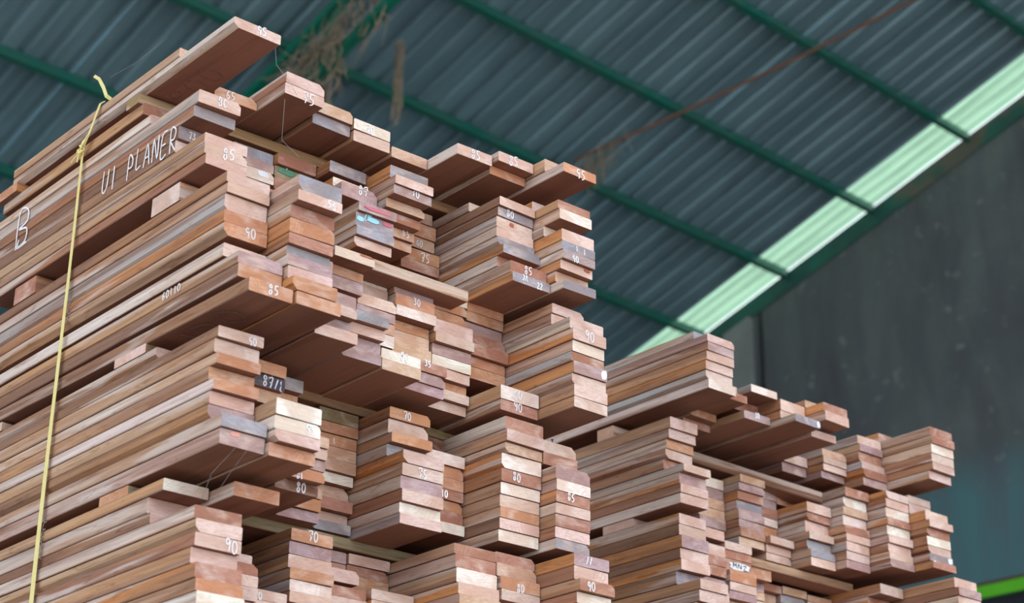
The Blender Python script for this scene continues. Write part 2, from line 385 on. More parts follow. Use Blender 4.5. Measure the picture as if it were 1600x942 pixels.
TAB = '''A10 -25721 33143 33326 t/t
A10 -23912 32938 33131 p/w
A11 -26098 32897 33108 o/o
A12 -25213 33150 33374 p/r
A12 -25210 32921 33138 p/w
A13 -25560 33042 33285 t/r
A13 -25624 32801 33030 g/b
A14 -25543 32978 33197 w/t
A14 -25559 32736 32966 p/t
A15 -25515 32675 32900 t/t
A16 -24604 32696 32922 p/w
A17 -24433 32783 32991 p/t
A17 -24682 32588 32771 o/t
A18 -24127 32741 33011 t/t s
A18 -23576 32533 32729 o/t
A20 -26875 32470 32702 r/t
A20 -26530 32128 32311 p/w
A20 -24871 31872 32116 p/g
A20 -25011 31651 31860 g/r
A20 -25465 31395 31639 g/b
A20 -25542 31150 31383 p/b
A20 -24547 30937 31138 p/t
A20 -24523 30732 30925 p/t
A20 -24506 30532 30720 p/r
A22 -26573 32189 32415 g/t s
A22 -26517 31994 32177 v/p s
A22 -26505 31750 31982 w/g
A22 -26452 31375 31640 r/p s
A23 -26450 32223 32458 r/o
A23 -26531 31990 32211 e/b
A23 -26515 31715 31978 r/r s
A24 -26046 32204 32436 g/o
A24 -25935 31862 32048 w/o s
A24 -25652 31570 31850 v/r
A25 -25333 32116 32378 g/o
A25 -25151 31921 32104 p/p
A25 -25196 31726 31909 v/t
A25 -25413 31531 31714 t/g
A25 -25523 31336 31519 r/o
A25 -25716 31141 31324 t/g
A25 -25786 30946 31129 o/t
A26 -26405 32043 32275 t/t s
A26 -26268 31656 31943 o/o s
A26 -26293 31412 31644 t/t
A26 -26141 31045 31290 o/t
A26 -26131 30820 31033 r/o
A27 -25272 31987 32175 w/w
A27 -24360 31792 31975 p/b
A27 -24422 31597 31780 g/b
A27 -24448 31369 31585 p/g
A27 -24425 31157 31357 p/w
A27 -24383 30943 31145 g/t
A27 -24230 30748 30931 g/o
A27 -24414 30528 30736 r/w
A27 -24028 30270 30516 r/w
A27 -23940 30071 30258 g/o
A28 -24483 31993 32217 p/o s
A28 -23736 31798 31981 r/t
A28 -23692 31571 31786 w/w
A28 -24142 31348 31559 w/w s
A28 -23635 31093 31336 p/o
A28 -23611 30898 31081 g/t
A28 -23593 30703 30886 v/w
A28 -23673 30508 30691 p/o
A28 -23811 30282 30496 t/o s
A28 -23595 30085 30270 g/w
A30 -23731 29891 30086 p/b
A30 -23714 29696 29879 p/t
A30 -23770 29395 29684 p/g
A30 -23730 29168 29383 o/o
A30 -23716 28924 29156 o/t
A30 -23698 28538 28770 p/w
A30 -23198 28249 28462 v/t
A30 -23186 28005 28237 o/b
A30 -22835 27648 27880 o/b
A31 -22928 29739 30012 g/p
A31 -22900 29539 29727 p/w
A31 -23102 29297 29527 r/t
A31 -23089 29032 29285 o/o
A31 -23099 28830 29020 r/o
A31 -23178 28634 28818 g/t
A31 -23091 28439 28622 v/w
A31 -23081 28203 28427 p/p
A31 -22911 27959 28191 o/o
A31 -22790 27657 27876 o/o
A32 -24410 29211 29457 v/r s
A32 -24370 28967 29199 v/r s
A32 -23637 28310 28525 v/p s
A32 -23601 28115 28298 p/p s
A32 -23791 27857 28103 v/v s
A32 -23571 27644 27845 p/v
A33 -24411 29621 29804 w/p
A33 -24737 29426 29609 o/o
A33 -24735 29182 29414 v/g
A33 -23922 28294 28477 g/v
A33 -24028 28091 28282 p/r
A33 -24148 27873 28079 v/v s
A33 -24105 27664 27861 v/v
A24 -25031 31029 31212 v/p
A24 -25108 30738 31017 g/t
A24 -25060 30543 30726 g/t
A24 -25138 30348 30531 p/o
A34 -25231 29701 29884 w/w s
A34 -25209 29457 29689 p/v s
A34 -24938 29142 29354 p/v
A34 -24945 28947 29130 v/p s
A34 -24965 28723 28935 t/p s
A34 -24968 28479 28711 w/p s
A34 -24156 27859 28042 w/w
A34 -24134 27639 27847 t/t
A35 -25062 29641 29837 v/p s
A35 -25012 29390 29629 o/w
A35 -24960 29180 29378 w/p
A35 -25168 28985 29168 o/t
A35 -25160 28720 28973 t/t
A35 -25072 28476 28708 t/t
A35 -24598 28061 28254 r/t
A35 -24635 27854 28049 v/v s
A35 -24664 27659 27842 v/p
A36 -25234 29894 30092 w/t s
A36 -25228 29699 29882 o/t s
A36 -25234 29412 29687 o/t s
A36 -25055 29137 29400 p/t
A36 -24995 28930 29125 p/t
A36 -25095 28710 28918 v/g
A36 -25089 28497 28698 w/p
A36 -25105 28287 28485 p/w
A36 -25219 28092 28275 o/o s
A36 -25109 27897 28080 p/t
A36 -25209 27701 27885 p/v
A37 -25290 29906 30137 o/t s
A37 -25286 29693 29894 o/t
A37 -25332 29447 29681 v/p s
A37 -25226 29209 29435 r/t s
A37 -25135 28965 29197 r/t
A37 -25226 28763 28953 o/t
A37 -25222 28519 28751 o/t
A37 -24249 27834 28096 w/t
A37 -24266 27618 27822 r/t
A38 -23927 29686 29880 p/t
A38 -23938 29457 29674 p/p
A38 -23404 29217 29445 p/w
A38 -23324 28976 29205 p/o
A38 -23371 28752 28964 w/w
A38 -23383 28557 28740 r/g
A38 -23315 28314 28545 v/o
A38 -23351 28095 28302 p/g
A38 -23308 27859 28083 p/t
A38 -23309 27642 27847 p/t
A40 -25588 27310 27521 p/t
A40 -23614 27113 27298 p/b
A40 -23706 26866 27101 p/t
A40 -23638 26671 26854 o/w
A40 -23815 26438 26659 o/t
A40 -23650 26243 26426 o/w
A40 -23753 26019 26231 p/t
A40 -23747 25762 26007 v/b
A40 -23334 25536 25750 g/t
A40 -23379 25271 25524 v/p
A41 -24271 27013 27221 o/o
A41 -24312 26789 27001 d/d
A41 -24383 26545 26777 t/t s
A41 -23170 25906 26172 w/t
A41 -23190 25673 25894 w/w
A41 -23175 25478 25661 p/w
A41 -23299 25250 25466 o/p
A42 -25109 27212 27437 g/g s
A42 -25257 26968 27200 o/o s
A42 -24536 26187 26449 t/t s
A42 -24236 25992 26175 t/t s
A42 -24273 25797 25980 p/p s
A42 -24319 25602 25785 v/p s
A42 -24331 25407 25590 o/r
A42 -24487 25212 25395 b/b
A43 -25684 25643 25831 t/t s
A43 -25698 25415 25631 o/t s
A43 -25763 25220 25403 v/v
A44 -25950 27225 27458 e/e
A44 -25952 27015 27213 o/t
A44 -25988 26794 27003 o/o
A44 -25980 26558 26782 t/t
A44 -25956 26325 26546 t/t
A44 -26036 26127 26313 w/p
A44 -26177 25857 26115 t/o
A44 -26021 25630 25845 r/p
A44 -26159 25435 25618 p/p s
A44 -26053 25240 25423 g/g
A45 -25052 27225 27428 o/b
A45 -25103 26951 27213 p/w
A45 -24975 26756 26939 o/t
A45 -25121 26526 26744 g/g
A45 -24619 26288 26514 p/o
A45 -24632 26055 26276 p/t
A45 -24649 25808 26043 v/w
A45 -24607 25583 25796 p/r
A45 -24685 25378 25571 w/w
A45 -24638 25183 25366 p/g
A46 -25836 27171 27403 b/b s
A46 -25206 26687 26906 w/w
A46 -25247 26470 26675 o/w s
A46 -25229 26249 26458 o/o s
A46 -25223 26045 26237 r/r s
A46 -25264 25850 26033 o/o s
A46 -25240 25612 25838 r/r s
A46 -25178 25408 25600 w/w
A47 -24120 27206 27454 r/w
A47 -24062 26974 27194 p/p
A47 -24137 26779 26962 t/w
A47 -24180 26496 26767 w/o
A47 -24186 26250 26484 r/r
A47 -24217 26024 26238 w/t
A47 -24238 25791 26012 p/t
A47 -24223 25589 25779 o/t
A47 -24227 25380 25577 p/b
A47 -24254 25158 25368 w/w
A48 -24179 27011 27237 p/t
A48 -24146 26767 26999 r/t
A48 -23808 26408 26660 v/p
A48 -23788 26190 26396 w/p
A48 -23798 25969 26178 r/o
A48 -23805 25762 25957 p/w
A48 -23816 25526 25750 r/t
A48 -23823 25314 25514 p/r
A48 -23823 25110 25302 g/w
A50 -24945 24896 25091 w/t
A50 -25426 24624 24884 p/g
A50 -25297 24429 24612 p/b
A50 -23906 24210 24417 r/w
A50 -23863 23986 24198 p/t
A50 -23851 23764 23974 p/r
A50 -23935 23503 23752 p/t
A50 -23772 23250 23491 r/o
A50 -23725 23042 23238 o/t
A50 -23666 22799 23030 w/w
A50 -23621 22572 22787 p/t s
A51 -24254 24829 25061 o/w
A51 -24964 23961 24144 p/p s
A51 -24762 23766 23949 r/t s
A51 -24741 23571 23754 p/t s
A52 -25231 23546 23719 p/o
A52 -25212 23361 23534 p/p s
A53 -25278 24676 24882 o/b
A53 -25313 24451 24664 v/b
A53 -25302 24211 24439 p/t
A53 -25222 24010 24199 o/g
A53 -25247 23806 23998 w/g
A53 -25197 23608 23794 p/t
A54 -26136 24749 24947 v/p s
A54 -26151 24527 24737 r/p s
A54 -25736 24283 24515 p/p
A54 -25497 23958 24141 r/g
A54 -25473 23763 23946 p/p s
A55 -26120 24771 24959 p/p
A55 -26154 24576 24759 r/p
A55 -26123 24332 24564 o/p s
A55 -25382 23996 24179 p/p
A56 -24304 24760 24943 r/t
A56 -24287 24516 24748 r/p
A56 -24254 24249 24504 w/t
A56 -24190 24033 24237 p/o
A56 -24135 23833 24021 t/p
A57 -24350 24780 24984 r/p
A57 -24290 24529 24768 t/p
A57 -24199 24294 24517 o/r
A57 -24184 24087 24282 p/p
A58 -23329 24709 24925 v/o
A58 -23338 24455 24697 p/r
A58 -23178 24233 24443 r/t
A58 -23275 24025 24221 w/r
A58 -23270 23823 24013 p/p s
B10 -27164 32119 32302 g/g
B10 -26715 31924 32107 p/v
B10 -26725 31716 31912 v/r
B10 -26747 31495 31704 p/t
B10 -26785 31271 31483 p/o
B10 -26815 31030 31259 p/g
B10 -26727 30804 31018 w/w
B11 -27499 31236 31468 w/w s
B11 -27207 30974 31157 r/t
B11 -28190 30779 30962 o/t
B11 -28416 30584 30767 r/t s
B12 -27083 31270 31453 w/g
B12 -27694 31026 31258 r/t s
B12 -27338 30694 30883 v/t
B13 -27024 31022 31294 p/o
B13 -27027 30827 31010 p/o s
B13 -26587 30631 30815 g/g
B14 -27035 31311 31494 t/r s
B14 -26499 31085 31299 r/o
B14 -26452 30841 31073 p/w
B14 -26899 30552 30741 p/p
B15 -28573 30564 30803 p/p s
B15 -28633 30319 30552 v/v
B16 -28090 30786 30971 t/g
B16 -28077 30605 30774 p/p s
B16 -28102 30423 30593 p/r
B16 -28182 30242 30411 v/v
B17 -27695 31214 31431 p/g
B17 -27653 31011 31202 v/t
B17 -27711 30741 30999 r/r
B17 -27632 30545 30729 p/g s
B17 -27576 30321 30533 r/o
B17 -27607 30111 30309 v/r
B18 -27771 31485 31715 r/o s
B18 -26186 31249 31473 r/g
B18 -26139 31039 31237 r/t
B18 -26184 30801 31027 w/w
B18 -26196 30569 30789 p/r
B18 -26192 30371 30557 p/r
B18 -26317 30153 30359 p/t
B20 -27958 30189 30453 p/t
B20 -28021 29957 30177 p/g
B20 -28107 29735 29945 o/w
B20 -28140 29505 29723 p/r
B20 -28217 29267 29493 r/r
B20 -27586 29072 29255 p/g
B20 -27734 28811 29060 v/o
B20 -27684 28598 28799 p/r
B20 -27704 28359 28586 p/w
B22 -28901 29472 29711 w/w s
B22 -28914 29215 29460 v/v s
B22 -28898 28963 29203 t/t s
B22 -28898 28737 28951 t/t s
B22 -28868 28474 28725 v/v s
B23 -28389 29605 29788 t/t
B23 -28415 29410 29593 v/g
B23 -28471 29196 29398 r/o
B23 -28536 28967 29184 g/p
B23 -28459 28721 28955 v/t
B23 -28479 28526 28709 v/r s
B23 -28443 28293 28514 r/t
B23 -28496 28098 28281 t/g s
B24 -28864 29572 29769 v/v s
B24 -28855 29348 29560 v/v s
B24 -28829 29096 29336 r/r s
B24 -28836 28888 29084 w/w s
B24 -28874 28644 28876 o/o s
B24 -28345 28276 28459 p/p s
B24 -28475 28081 28264 p/p s
B24 -28486 27886 28069 p/p s
B25 -28876 29535 29767 o/o s
B25 -27919 29139 29381 p/o
B25 -27952 28944 29127 r/t
B25 -28026 28659 28932 p/w
B25 -27883 28464 28647 p/w
B25 -27999 28224 28452 g/r
B25 -27883 28029 28212 g/g
B25 -27891 27808 28017 p/t
B26 -27470 29616 29841 r/r
B26 -27561 29376 29604 w/w
B26 -27548 29169 29364 t/w
B26 -27597 28914 29157 w/w
B26 -27526 28709 28902 r/o
B26 -27523 28514 28697 p/o s
B26 -27547 28280 28502 p/g
B26 -27566 28062 28268 p/t s
B26 -27575 27855 28050 v/p
B27 -26966 29635 29822 p/o s
B27 -26985 29413 29623 p/r
B27 -27001 29174 29401 w/r
B27 -26968 28973 29162 r/o
B27 -27013 28729 28961 w/w
B27 -26946 28521 28717 p/p
B27 -27015 28320 28509 p/r
B27 -26979 28125 28308 p/w
B27 -26961 27930 28113 v/r
B28 -27003 29720 29903 p/p s
B28 -27002 29427 29708 p/p s
B28 -26526 29171 29415 p/o
B28 -26400 28976 29159 p/r
B28 -26512 28775 28964 r/r
B28 -26514 28544 28763 w/r
B28 -26518 28345 28532 p/r s
B28 -26484 28150 28333 g/r
B28 -26413 27955 28138 r/o
B30 -27781 27895 28130 p/o
B30 -27791 27637 27883 p/b
B30 -27709 27338 27625 v/o
B30 -27752 27094 27326 p/b
B30 -27722 26840 27082 p/o
B30 -27890 26544 26828 g/b
B30 -27190 26306 26532 p/t
B30 -27231 26046 26294 p/w
B31 -28073 27875 28107 p/p s
B31 -28072 27496 27745 p/p s
B31 -28045 27258 27484 r/r s
B31 -28045 27014 27246 r/r s
B31 -28034 26674 26932 v/v s
B31 -28008 26427 26662 p/p s
B32 -28092 27731 27923 p/p s
B32 -28114 27536 27719 r/r s
B32 -28123 27242 27524 r/p
B32 -27978 26965 27230 o/p
B32 -27994 26762 26953 p/p s
B32 -28007 26567 26750 v/v s
B33 -28336 27308 27570 o/o s
B33 -28579 27089 27296 v/v s
B33 -28563 26894 27077 t/t s
B34 -28828 27275 27459 r/r s
B35 -28822 27299 27487 t/g s
B35 -28881 27092 27287 g/g s
B36 -28827 27276 27436 t/t s
B36 -28838 27098 27264 p/p s
B37 -27343 27341 27584 p/o
B37 -27724 27094 27329 r/o s
B38 -25860 27363 27605 p/t
B38 -25747 27154 27351 v/r
B38 -25780 26919 27142 p/w s'''
MARKS = '''1 95 1.4572 3.3056 0.0163
2 65 1.5337 3.3002 0.017
17 BC 1.4475 3.2009 0.0161
19 73 1.4263 3.1517 0.0123
22 85 1.4465 3.0847 0.0203
4 75 1.6459 3.2992 0.0224
7 70 1.8107 3.3072 0.0177
10 85 1.9947 3.2795 0.0193
11 85 2.0756 3.2885 0.0196
14 95 2.174 3.2611 0.0196
29 74 1.6949 3.2153 0.0159
33 L87 1.8085 3.1796 0.0186
36 70 1.8976 3.1881 0.0161
76 56 1.5527 2.9634 0.0139
99 ZM 1.7828 3.0964 0.0141
39 65 1.9171 3.1283 0.0147
43 60 1.9937 3.1523 0.0137
44 75 1.9974 3.1151 0.019
48 80 2.0679 3.172 0.015
70 90 1.4512 2.9088 0.0181
54 85 2.08 3.0424 0.0158
55 JA 2.0646 3.0203 0.0118
55 22 2.1012 3.0141 0.0118
61 1 2.166 3.0996 0.0108
61 1 2.1858 3.0977 0.0108
62 90 2.161 3.076 0.0134
74 85 1.4466 2.7777 0.0162
111 30 1.895 2.9554 0.014
108 80 1.8074 2.7978 0.0154
116 35 1.8924 2.8224 0.0122
142 90 2.1707 2.913 0.0193
137 80 2.0761 2.7975 0.0162
138 90 2.0777 2.7759 0.0174
150 90 1.4635 2.7178 0.013
160 87/8 1.5521 2.6882 0.0177
163 95 1.5547 2.5801 0.0148
187 70 1.8846 2.7328 0.0144
179 L 1.7942 2.6889 0.0095
192 75 1.8907 2.616 0.0163
193 10 1.9415 2.591 0.0129
209 80 2.0692 2.6384 0.0156
219 85 2.1656 2.6114 0.0145
172 81 1.6149 2.5447 0.0108
173 80 1.629 2.5318 0.0162
229 90 1.4652 2.3866 0.0199
241 70 1.7118 2.4804 0.0176
239 70 1.6072 2.361 0.0126
263 80 2.0813 2.4355 0.0149
267 90 2.1559 2.4335 0.016
283 30 3.0753 3.0832 0.0129
265 // 2.165 2.4829 0.0139'''
marks = {}
for l in MARKS.split('\n'):
    i, t, y, zc, h = l.split(); marks.setdefault(int(i), []).append((t, float(y), float(zc), float(h)))
ORD = ['top', 'second', 'third', 'fourth', 'fifth', 'sixth', 'seventh', 'eighth', 'ninth', 'tenth', 'eleventh', 'twelfth', 'thirteenth']
COLN = ['left corner', 'second', 'third', 'fourth', 'fifth', 'sixth', 'seventh', 'eighth', 'rightmost']
TIERN = {'A': ['', 'top', 'second', 'third', 'fourth', 'lowest'], 'B': ['', 'top', 'middle', 'lowest']}
# stroke lettering
ST = {'0': [[(.5, 1), (.15, .8), (.1, .35), (.4, 0), (.8, .2), (.85, .7), (.5, 1)]], '1': [[(.45, 1), (.55, 0)]], '2': [[(.1, .85), (.5, 1), (.8, .75), (.1, 0), (.95, .05)]],
      '3': [[(.1, .95), (.8, .9), (.4, .55), (.85, .3), (.4, 0), (.05, .12)]], '5': [[(.95, 1), (.3, .95), (.25, .55), (.7, .5), (.75, .15), (.2, 0)]],
      '6': [[(.7, 1), (.25, .6), (.15, .2), (.5, 0), (.8, .25), (.5, .5), (.2, .3)]], '7': [[(.05, .9), (.9, 1), (.45, 0)], [(.3, .5), (.85, .55)]],
      '8': [[(.8, .85), (.45, 1), (.2, .78), (.75, .3), (.45, 0), (.15, .25), (.8, .85)]], '9': [[(.8, .85), (.4, 1), (.15, .7), (.5, .5), (.85, .85), (.7, 0)]],
      'U': [[(.1, 1), (.08, .2), (.4, 0), (.75, .25), (.85, 1)]], 'I': [[(.5, 1), (.45, 0)]], 'P': [[(.2, 0), (.25, 1), (.8, .85), (.7, .5), (.22, .45)]],
      'L': [[(.25, 1), (.2, .05), (.85, .1)]], 'A': [[(.02, 0), (.5, 1), (.9, 0)], [(.2, .4), (.8, .4)]], 'N': [[(.1, 0), (.15, 1), (.8, .05), (.9, 1)]],
      'E': [[(.85, 1), (.15, .95), (.12, 0), (.85, .05)], [(.13, .5), (.7, .52)]], 'R': [[(.15, 0), (.2, 1), (.8, .85), (.7, .5), (.2, .45), (.9, 0)]],
      'B': [[(.15, 0), (.2, 1), (.7, .9), (.7, .62), (.22, .52), (.8, .4), (.75, .1), (.15, 0)]], 'C': [[(.85, .85), (.4, .95), (.12, .5), (.4, .05), (.9, .2)]],
      'J': [[(.2, .9), (.75, .95), (.6, .2), (.3, 0), (.1, .2)]], 'Z': [[(.1, .9), (.85, 1), (.15, .05), (.9, 0)]], 'M': [[(.05, 0), (.15, 1), (.5, .3), (.8, 1), (.95, 0)]],
      '/': [[(.2, 0), (.8, 1)]], 'K': [[(.15, 1), (.12, 0)], [(.85, 1), (.2, .45), (.9, 0)]], 'S': [[(.85, .9), (.4, 1), (.2, .7), (.75, .35), (.5, .02), (.1, .1)]]}
def lettering(text, ex, ey, nrm, org, h, width=None, thick=.0026, gap=1.0, wob=.06):
    """ribbons following hand written strokes; org is the text centre"""
    cw = h*.62 if width is None else width/len(text); tot = cw*len(text); b = MB()
    for k, chx in enumerate(text):
        if chx not in ST: continue
        jy = random.uniform(-.08, .08)*h
        for stroke in ST[chx]:
            pts = []
            for (x, y) in stroke:
                p = org+ex*(-tot/2+cw*(k+.1+.8*(x+random.uniform(-wob, wob)*.5)))+ey*((y-.5)*h+jy+random.uniform(-wob, wob)*h*.4)+nrm*.0004
                pts.append(p)
            # refine with a soft curve
            fine = []
            for i in range(len(pts)-1):
                p0 = pts[max(i-1, 0)]; p1 = pts[i]; p2 = pts[i+1]; p3 = pts[min(i+2, len(pts)-1)]
                for q in range(4):
                    t = q/4; fine.append(.5*((2*p1)+(-p0+p2)*t+(2*p0-5*p1+4*p2-p3)*t*t+(-p0+3*p1-3*p2+p3)*t**3))
            fine.append(pts[-1]); v = []; f = []
            for i, p in enumerate(fine):
                d = (fine[min(i+1, len(fine)-1)]-fine[max(i-1, 0)]); sd = d.cross(nrm)
                sd = sd.normalized() if sd.length > 1e-7 else ex
                wd = thick*random.uniform(.75, 1.15)/2
                v += [p+sd*wd, p-sd*wd, p-sd*wd+nrm*.0003, p+sd*wd+nrm*.0003]
            for i in range(len(fine)-1):
                a = i*4; c = a+4
                for j in range(4): f.append((a+j, a+(j+1) % 4, c+(j+1) % 4, c+j))
            f += [(0, 1, 2, 3), tuple(len(v)-4+j for j in (3, 2, 1, 0))]
            b.add(v, f)
    return b
EX, EY, EZ = Vector((1, 0, 0)), Vector((0, 1, 0)), Vector((0, 0, 1))
rest = Wood(); plank_objs = []
NGRP = {'A': 'planks stacked in the near pile', 'B': 'planks stacked in the far pile'}
rows = [l.split() for l in TAB.split('\n')]
colseen = {}; perlab = {}
for r in rows:
    colseen.setdefault(r[0], 0)
count = {}
bycol = {}
for idx, r in enumerate(rows):
    key, x, z0, z1, code = r[0], int(r[1])/1e4, int(r[2])/1e4, int(r[3])/1e4, r[4]
    st, ti, c = key[0], int(key[1]), int(key[2]); Y = YT if key[:2] == 'A1' else YA if st == 'A' else YB
    k = count.get(key, 0); count[key] = k+1
    random.seed(idx*7+3)
    e, s_ = code.split('/')
    back = (-3.262 if st == 'A' else -3.66)+random.uniform(-.014, .014)
    if key == 'A10': back = -3.207+random.uniform(-.004, .004)
    if key == 'A20': back = -3.246+random.uniform(-.006, .006)
    y0, y1 = Y[c]+random.uniform(-.0008, .0016), Y[c+1]-.003
    bycol.setdefault((st, ti, c), []).append((x, z0, z1))
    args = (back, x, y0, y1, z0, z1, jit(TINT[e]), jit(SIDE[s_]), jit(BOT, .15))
    kw = dict(wane=random.choice((0, 0, 0, 0, 0, 0, 0, 0, 0, 1, 3)), skew=random.uniform(-.03, .03), bend=random.uniform(-.0015, .0015))
    if code.startswith('t/r') and key == 'A13': kw['wane'] = 3
    if len(r) > 5:
        rest.timber(*args, **kw); plank_objs.append(None); continue
    if key == 'A30' and k == 8: kw['lift'] = .012
    W = Wood(); W.timber(*args, **kw); org = ((back+x)/2, (y0+y1)/2, z0)
    lab = '%s plank%s, %s pile, %s bundle, %s column, %s' % (NAME[e], (' marked '+marks[idx][0][0].replace('L87', '87')) if idx in marks else '', 'near' if st == 'A' else 'far', TIERN[st][ti], COLN[c], 'topmost' if k == 0 else ORD[k]+' from top')
    if lab in perlab: lab = lab.replace(' plank', ' board', 1)
    perlab[lab] = 1
    o = link('plank', W.mesh('plank', org), loc=org, label=lab, cat='plank', group=NGRP[st])
    plank_objs.append(o)
    for (t, my, mz, mh) in marks.get(idx, []):
        txt = t
        random.seed(idx+17)
        col = CYAN if t == 'ZM' else CHALK
        bb = lettering('8'+'7' if t == 'L87' else txt, EY, EZ, EX, Vector((x+.0003, my, mz)), mh, thick=.0022 if st == 'A' else .003)
        mo = link('chalk_mark', bb.mesh('chalk_mark'), col, label='white chalk number' if col is CHALK else 'pale blue letters'); mo.parent = o; mo.matrix_parent_inverse = Matrix.Translation(-Vector(org))

# ---- planks too small or too hidden to single out, and the courses below the frame: one object
occ = {}
for (st, ti, c), lst in bycol.items():
    for q in lst: occ.setdefault((st, c), []).append((q[1], q[2]))
for c in range(9):
    occ[('A', c)] += [(2.745, 2.771), (2.5, 2.5245), (3.27-.0049*c, 3.3)]
    if c < 2: occ[('A', c)].append((3.0115, 3.0475))
    if c < 6: occ.setdefault(('B', c), []).append((3.046-.0158*c, 3.075-.0158*c))
    if c < 3: occ[('B', c)].append((2.814, 2.834))
    if 2 < c < 8: occ[('B', c)].append((2.7565, 2.777))
occ[('A', 3)].append((2.975, 2.998)); occ[('A', 4)].append((2.975, 2.998)); occ[('A', 5)].append((2.975, 2.998))
def fill(x, y0, y1, z0, z1, back):
    st = 'A' if y0 < 2.5 else 'B'; c = min(range(9), key=lambda q: abs((YA if st == 'A' else YB)[q]-y0)); o_ = occ[(st, c)]
    if any(min(z1, b)-max(z0, a) > .0008 for a, b in o_): return
    o_.append((z0, z1))
    k = random.choice('pwortvgpp'); s_ = random.choice('pwtoogtt')
    rest.timber(back+random.uniform(-.012, .012), x, y0, y1, z0, z1, jit(TINT[k]), jit(SIDE[s_]), jit(BOT, .15), skew=random.uniform(-.03, .03))
random.seed(99)
TOPZ = {('A', 2): 3.262, ('A', 3): 3.0, ('A', 4): 2.742, ('A', 5): 2.497, ('B', 1): 3.15, ('B', 2): 2.94, ('B', 3): 2.73}
LOWZ = {('A', 2): 3.02, ('A', 3): 2.768, ('A', 4): 2.525, ('A', 5): 2.27, ('B', 1): 3.02, ('B', 2): 2.79, ('B', 3): 2.62}
for (st, ti, c), lst in bycol.items():
    Y = YA if st == 'A' else YB
    if st == 'A' and ti == 1: continue
    allc = sorted((q for (s2, t2, c2), l2 in bycol.items() if s2 == st and c2 == c for q in l2), key=lambda q: -q[2])
    lst = sorted(lst, key=lambda q: -q[2])
    for i in range(len(lst)-1):
        gap = lst[i][1]-lst[i+1][2]
        n = int(round(gap/.0235))
        if gap > .018 and n > 0:
            xx = min(lst[i][0], lst[i+1][0])-.14
            if any(q[1] < lst[i][1]-.004 and q[2] > lst[i+1][2]+.004 for q in allc if q not in lst): continue
            th = gap/n
            for k in range(n): fill(xx, Y[c], Y[c+1]-.003, lst[i+1][2]+k*th+.0008, lst[i+1][2]+(k+1)*th-.0008, -3.27 if st == 'A' else -3.66)
# recessed planks above the first visible one of each column
for (st, ti, c), lst in bycol.items():
    if st != 'A' or ti not in (2, 4) or c in (0, 2, 3, 4, 5, 6, 7, 8): continue
    top = max(q[2] for q in lst); tz = 3.268-.0035*c if ti == 2 else 2.742
    n = int((tz-top)/.0225)
    if ti == 2 and lst[0][2] < 3.1: continue
    for k in range(n): fill(-2.74, YA[c], YA[c+1]-.003, top+.001+k*(tz-top)/n, top+(k+1)*(tz-top)/n, -3.26)
def lower(Y, xf, zt, back, levels):
    z_ = zt
    for b_ in range(levels):
        for k in range(9):
            z1 = z_-k*.0243
            if z1-.024 < .12: return
            for c in range(9): fill(xf+random.uniform(-.06, .05), Y[c], Y[c+1]-.003, z1-.0235, z1, back)
        z_ -= 9*.0243+.026
        rest.timber(xf-.13, xf-.08, Y[0], Y[9], z_, z_+.0255, jit(TINT['t']), jit(SIDE['e']), jit(BOT), axis=1)
        rest.timber(back+.08, back+.13, Y[0], Y[9], z_, z_+.0255, jit(TINT['t']), jit(SIDE['e']), jit(BOT), axis=1)
lastX = {(s_, c): min([(q[1], q[0]) for (s2, t2, c2), l2 in bycol.items() if s2 == s_ and c2 == c for q in l2] or [(0, -2.8)])[1] for s_ in 'AB' for c in range(9)}
lowA = {c: min(q[1] for (s2, t2, c2), l2 in bycol.items() if s2 == 'A' and c2 == c for q in l2) for c in range(9)}
lowB = {c: min([q[1] for (s2, t2, c2), l2 in bycol.items() if s2 == 'B' and c2 == c for q in l2] or [2.7]) for c in range(9)}
for c in range(9):
    zt = lowA[c]-.001; n = max(1, int(round((zt-2.22)/.0243)))
    for k in range(n): th = (zt-2.22)/n; fill(lastX[('A', c)]+random.uniform(-.02, .01), YA[c], YA[c+1]-.003, 2.22+k*th+.001, 2.22+(k+1)*th, -3.27)
    zt = lowB[c]-.001; n = max(1, int(round((zt-2.50)/.0243)))
    for k in range(n): th = (zt-2.50)/n; fill(lastX[('B', c)]+random.uniform(-.02, .01), YB[c], YB[c+1]-.003, 2.50+k*th+.001, 2.50+(k+1)*th, -3.66)
for Y_, xb, zt in ((YA, -3.26, 2.22), (YB, -3.66, 2.50)):
    for xx in (xb+.09, xb+.86-.1): rest.timber(xx, xx+.05, Y_[0], Y_[9], zt-.0255, zt, jit(TINT['t']), jit(SIDE['e']), jit(BOT), axis=1)
lower(YA, -2.38, 2.194, -3.26, 9); lower(YB, -2.78, 2.474, -3.66, 10)
for Y_, xs in ((YA, (-2.5, -3.1)), (YB, (-2.95, -3.5))):
    for xx in xs: rest.timber(xx-.05, xx+.05, Y_[0], Y_[9], 0, .16, jit(TINT['b']), jit(SIDE['b']), jit(BOT), axis=1)

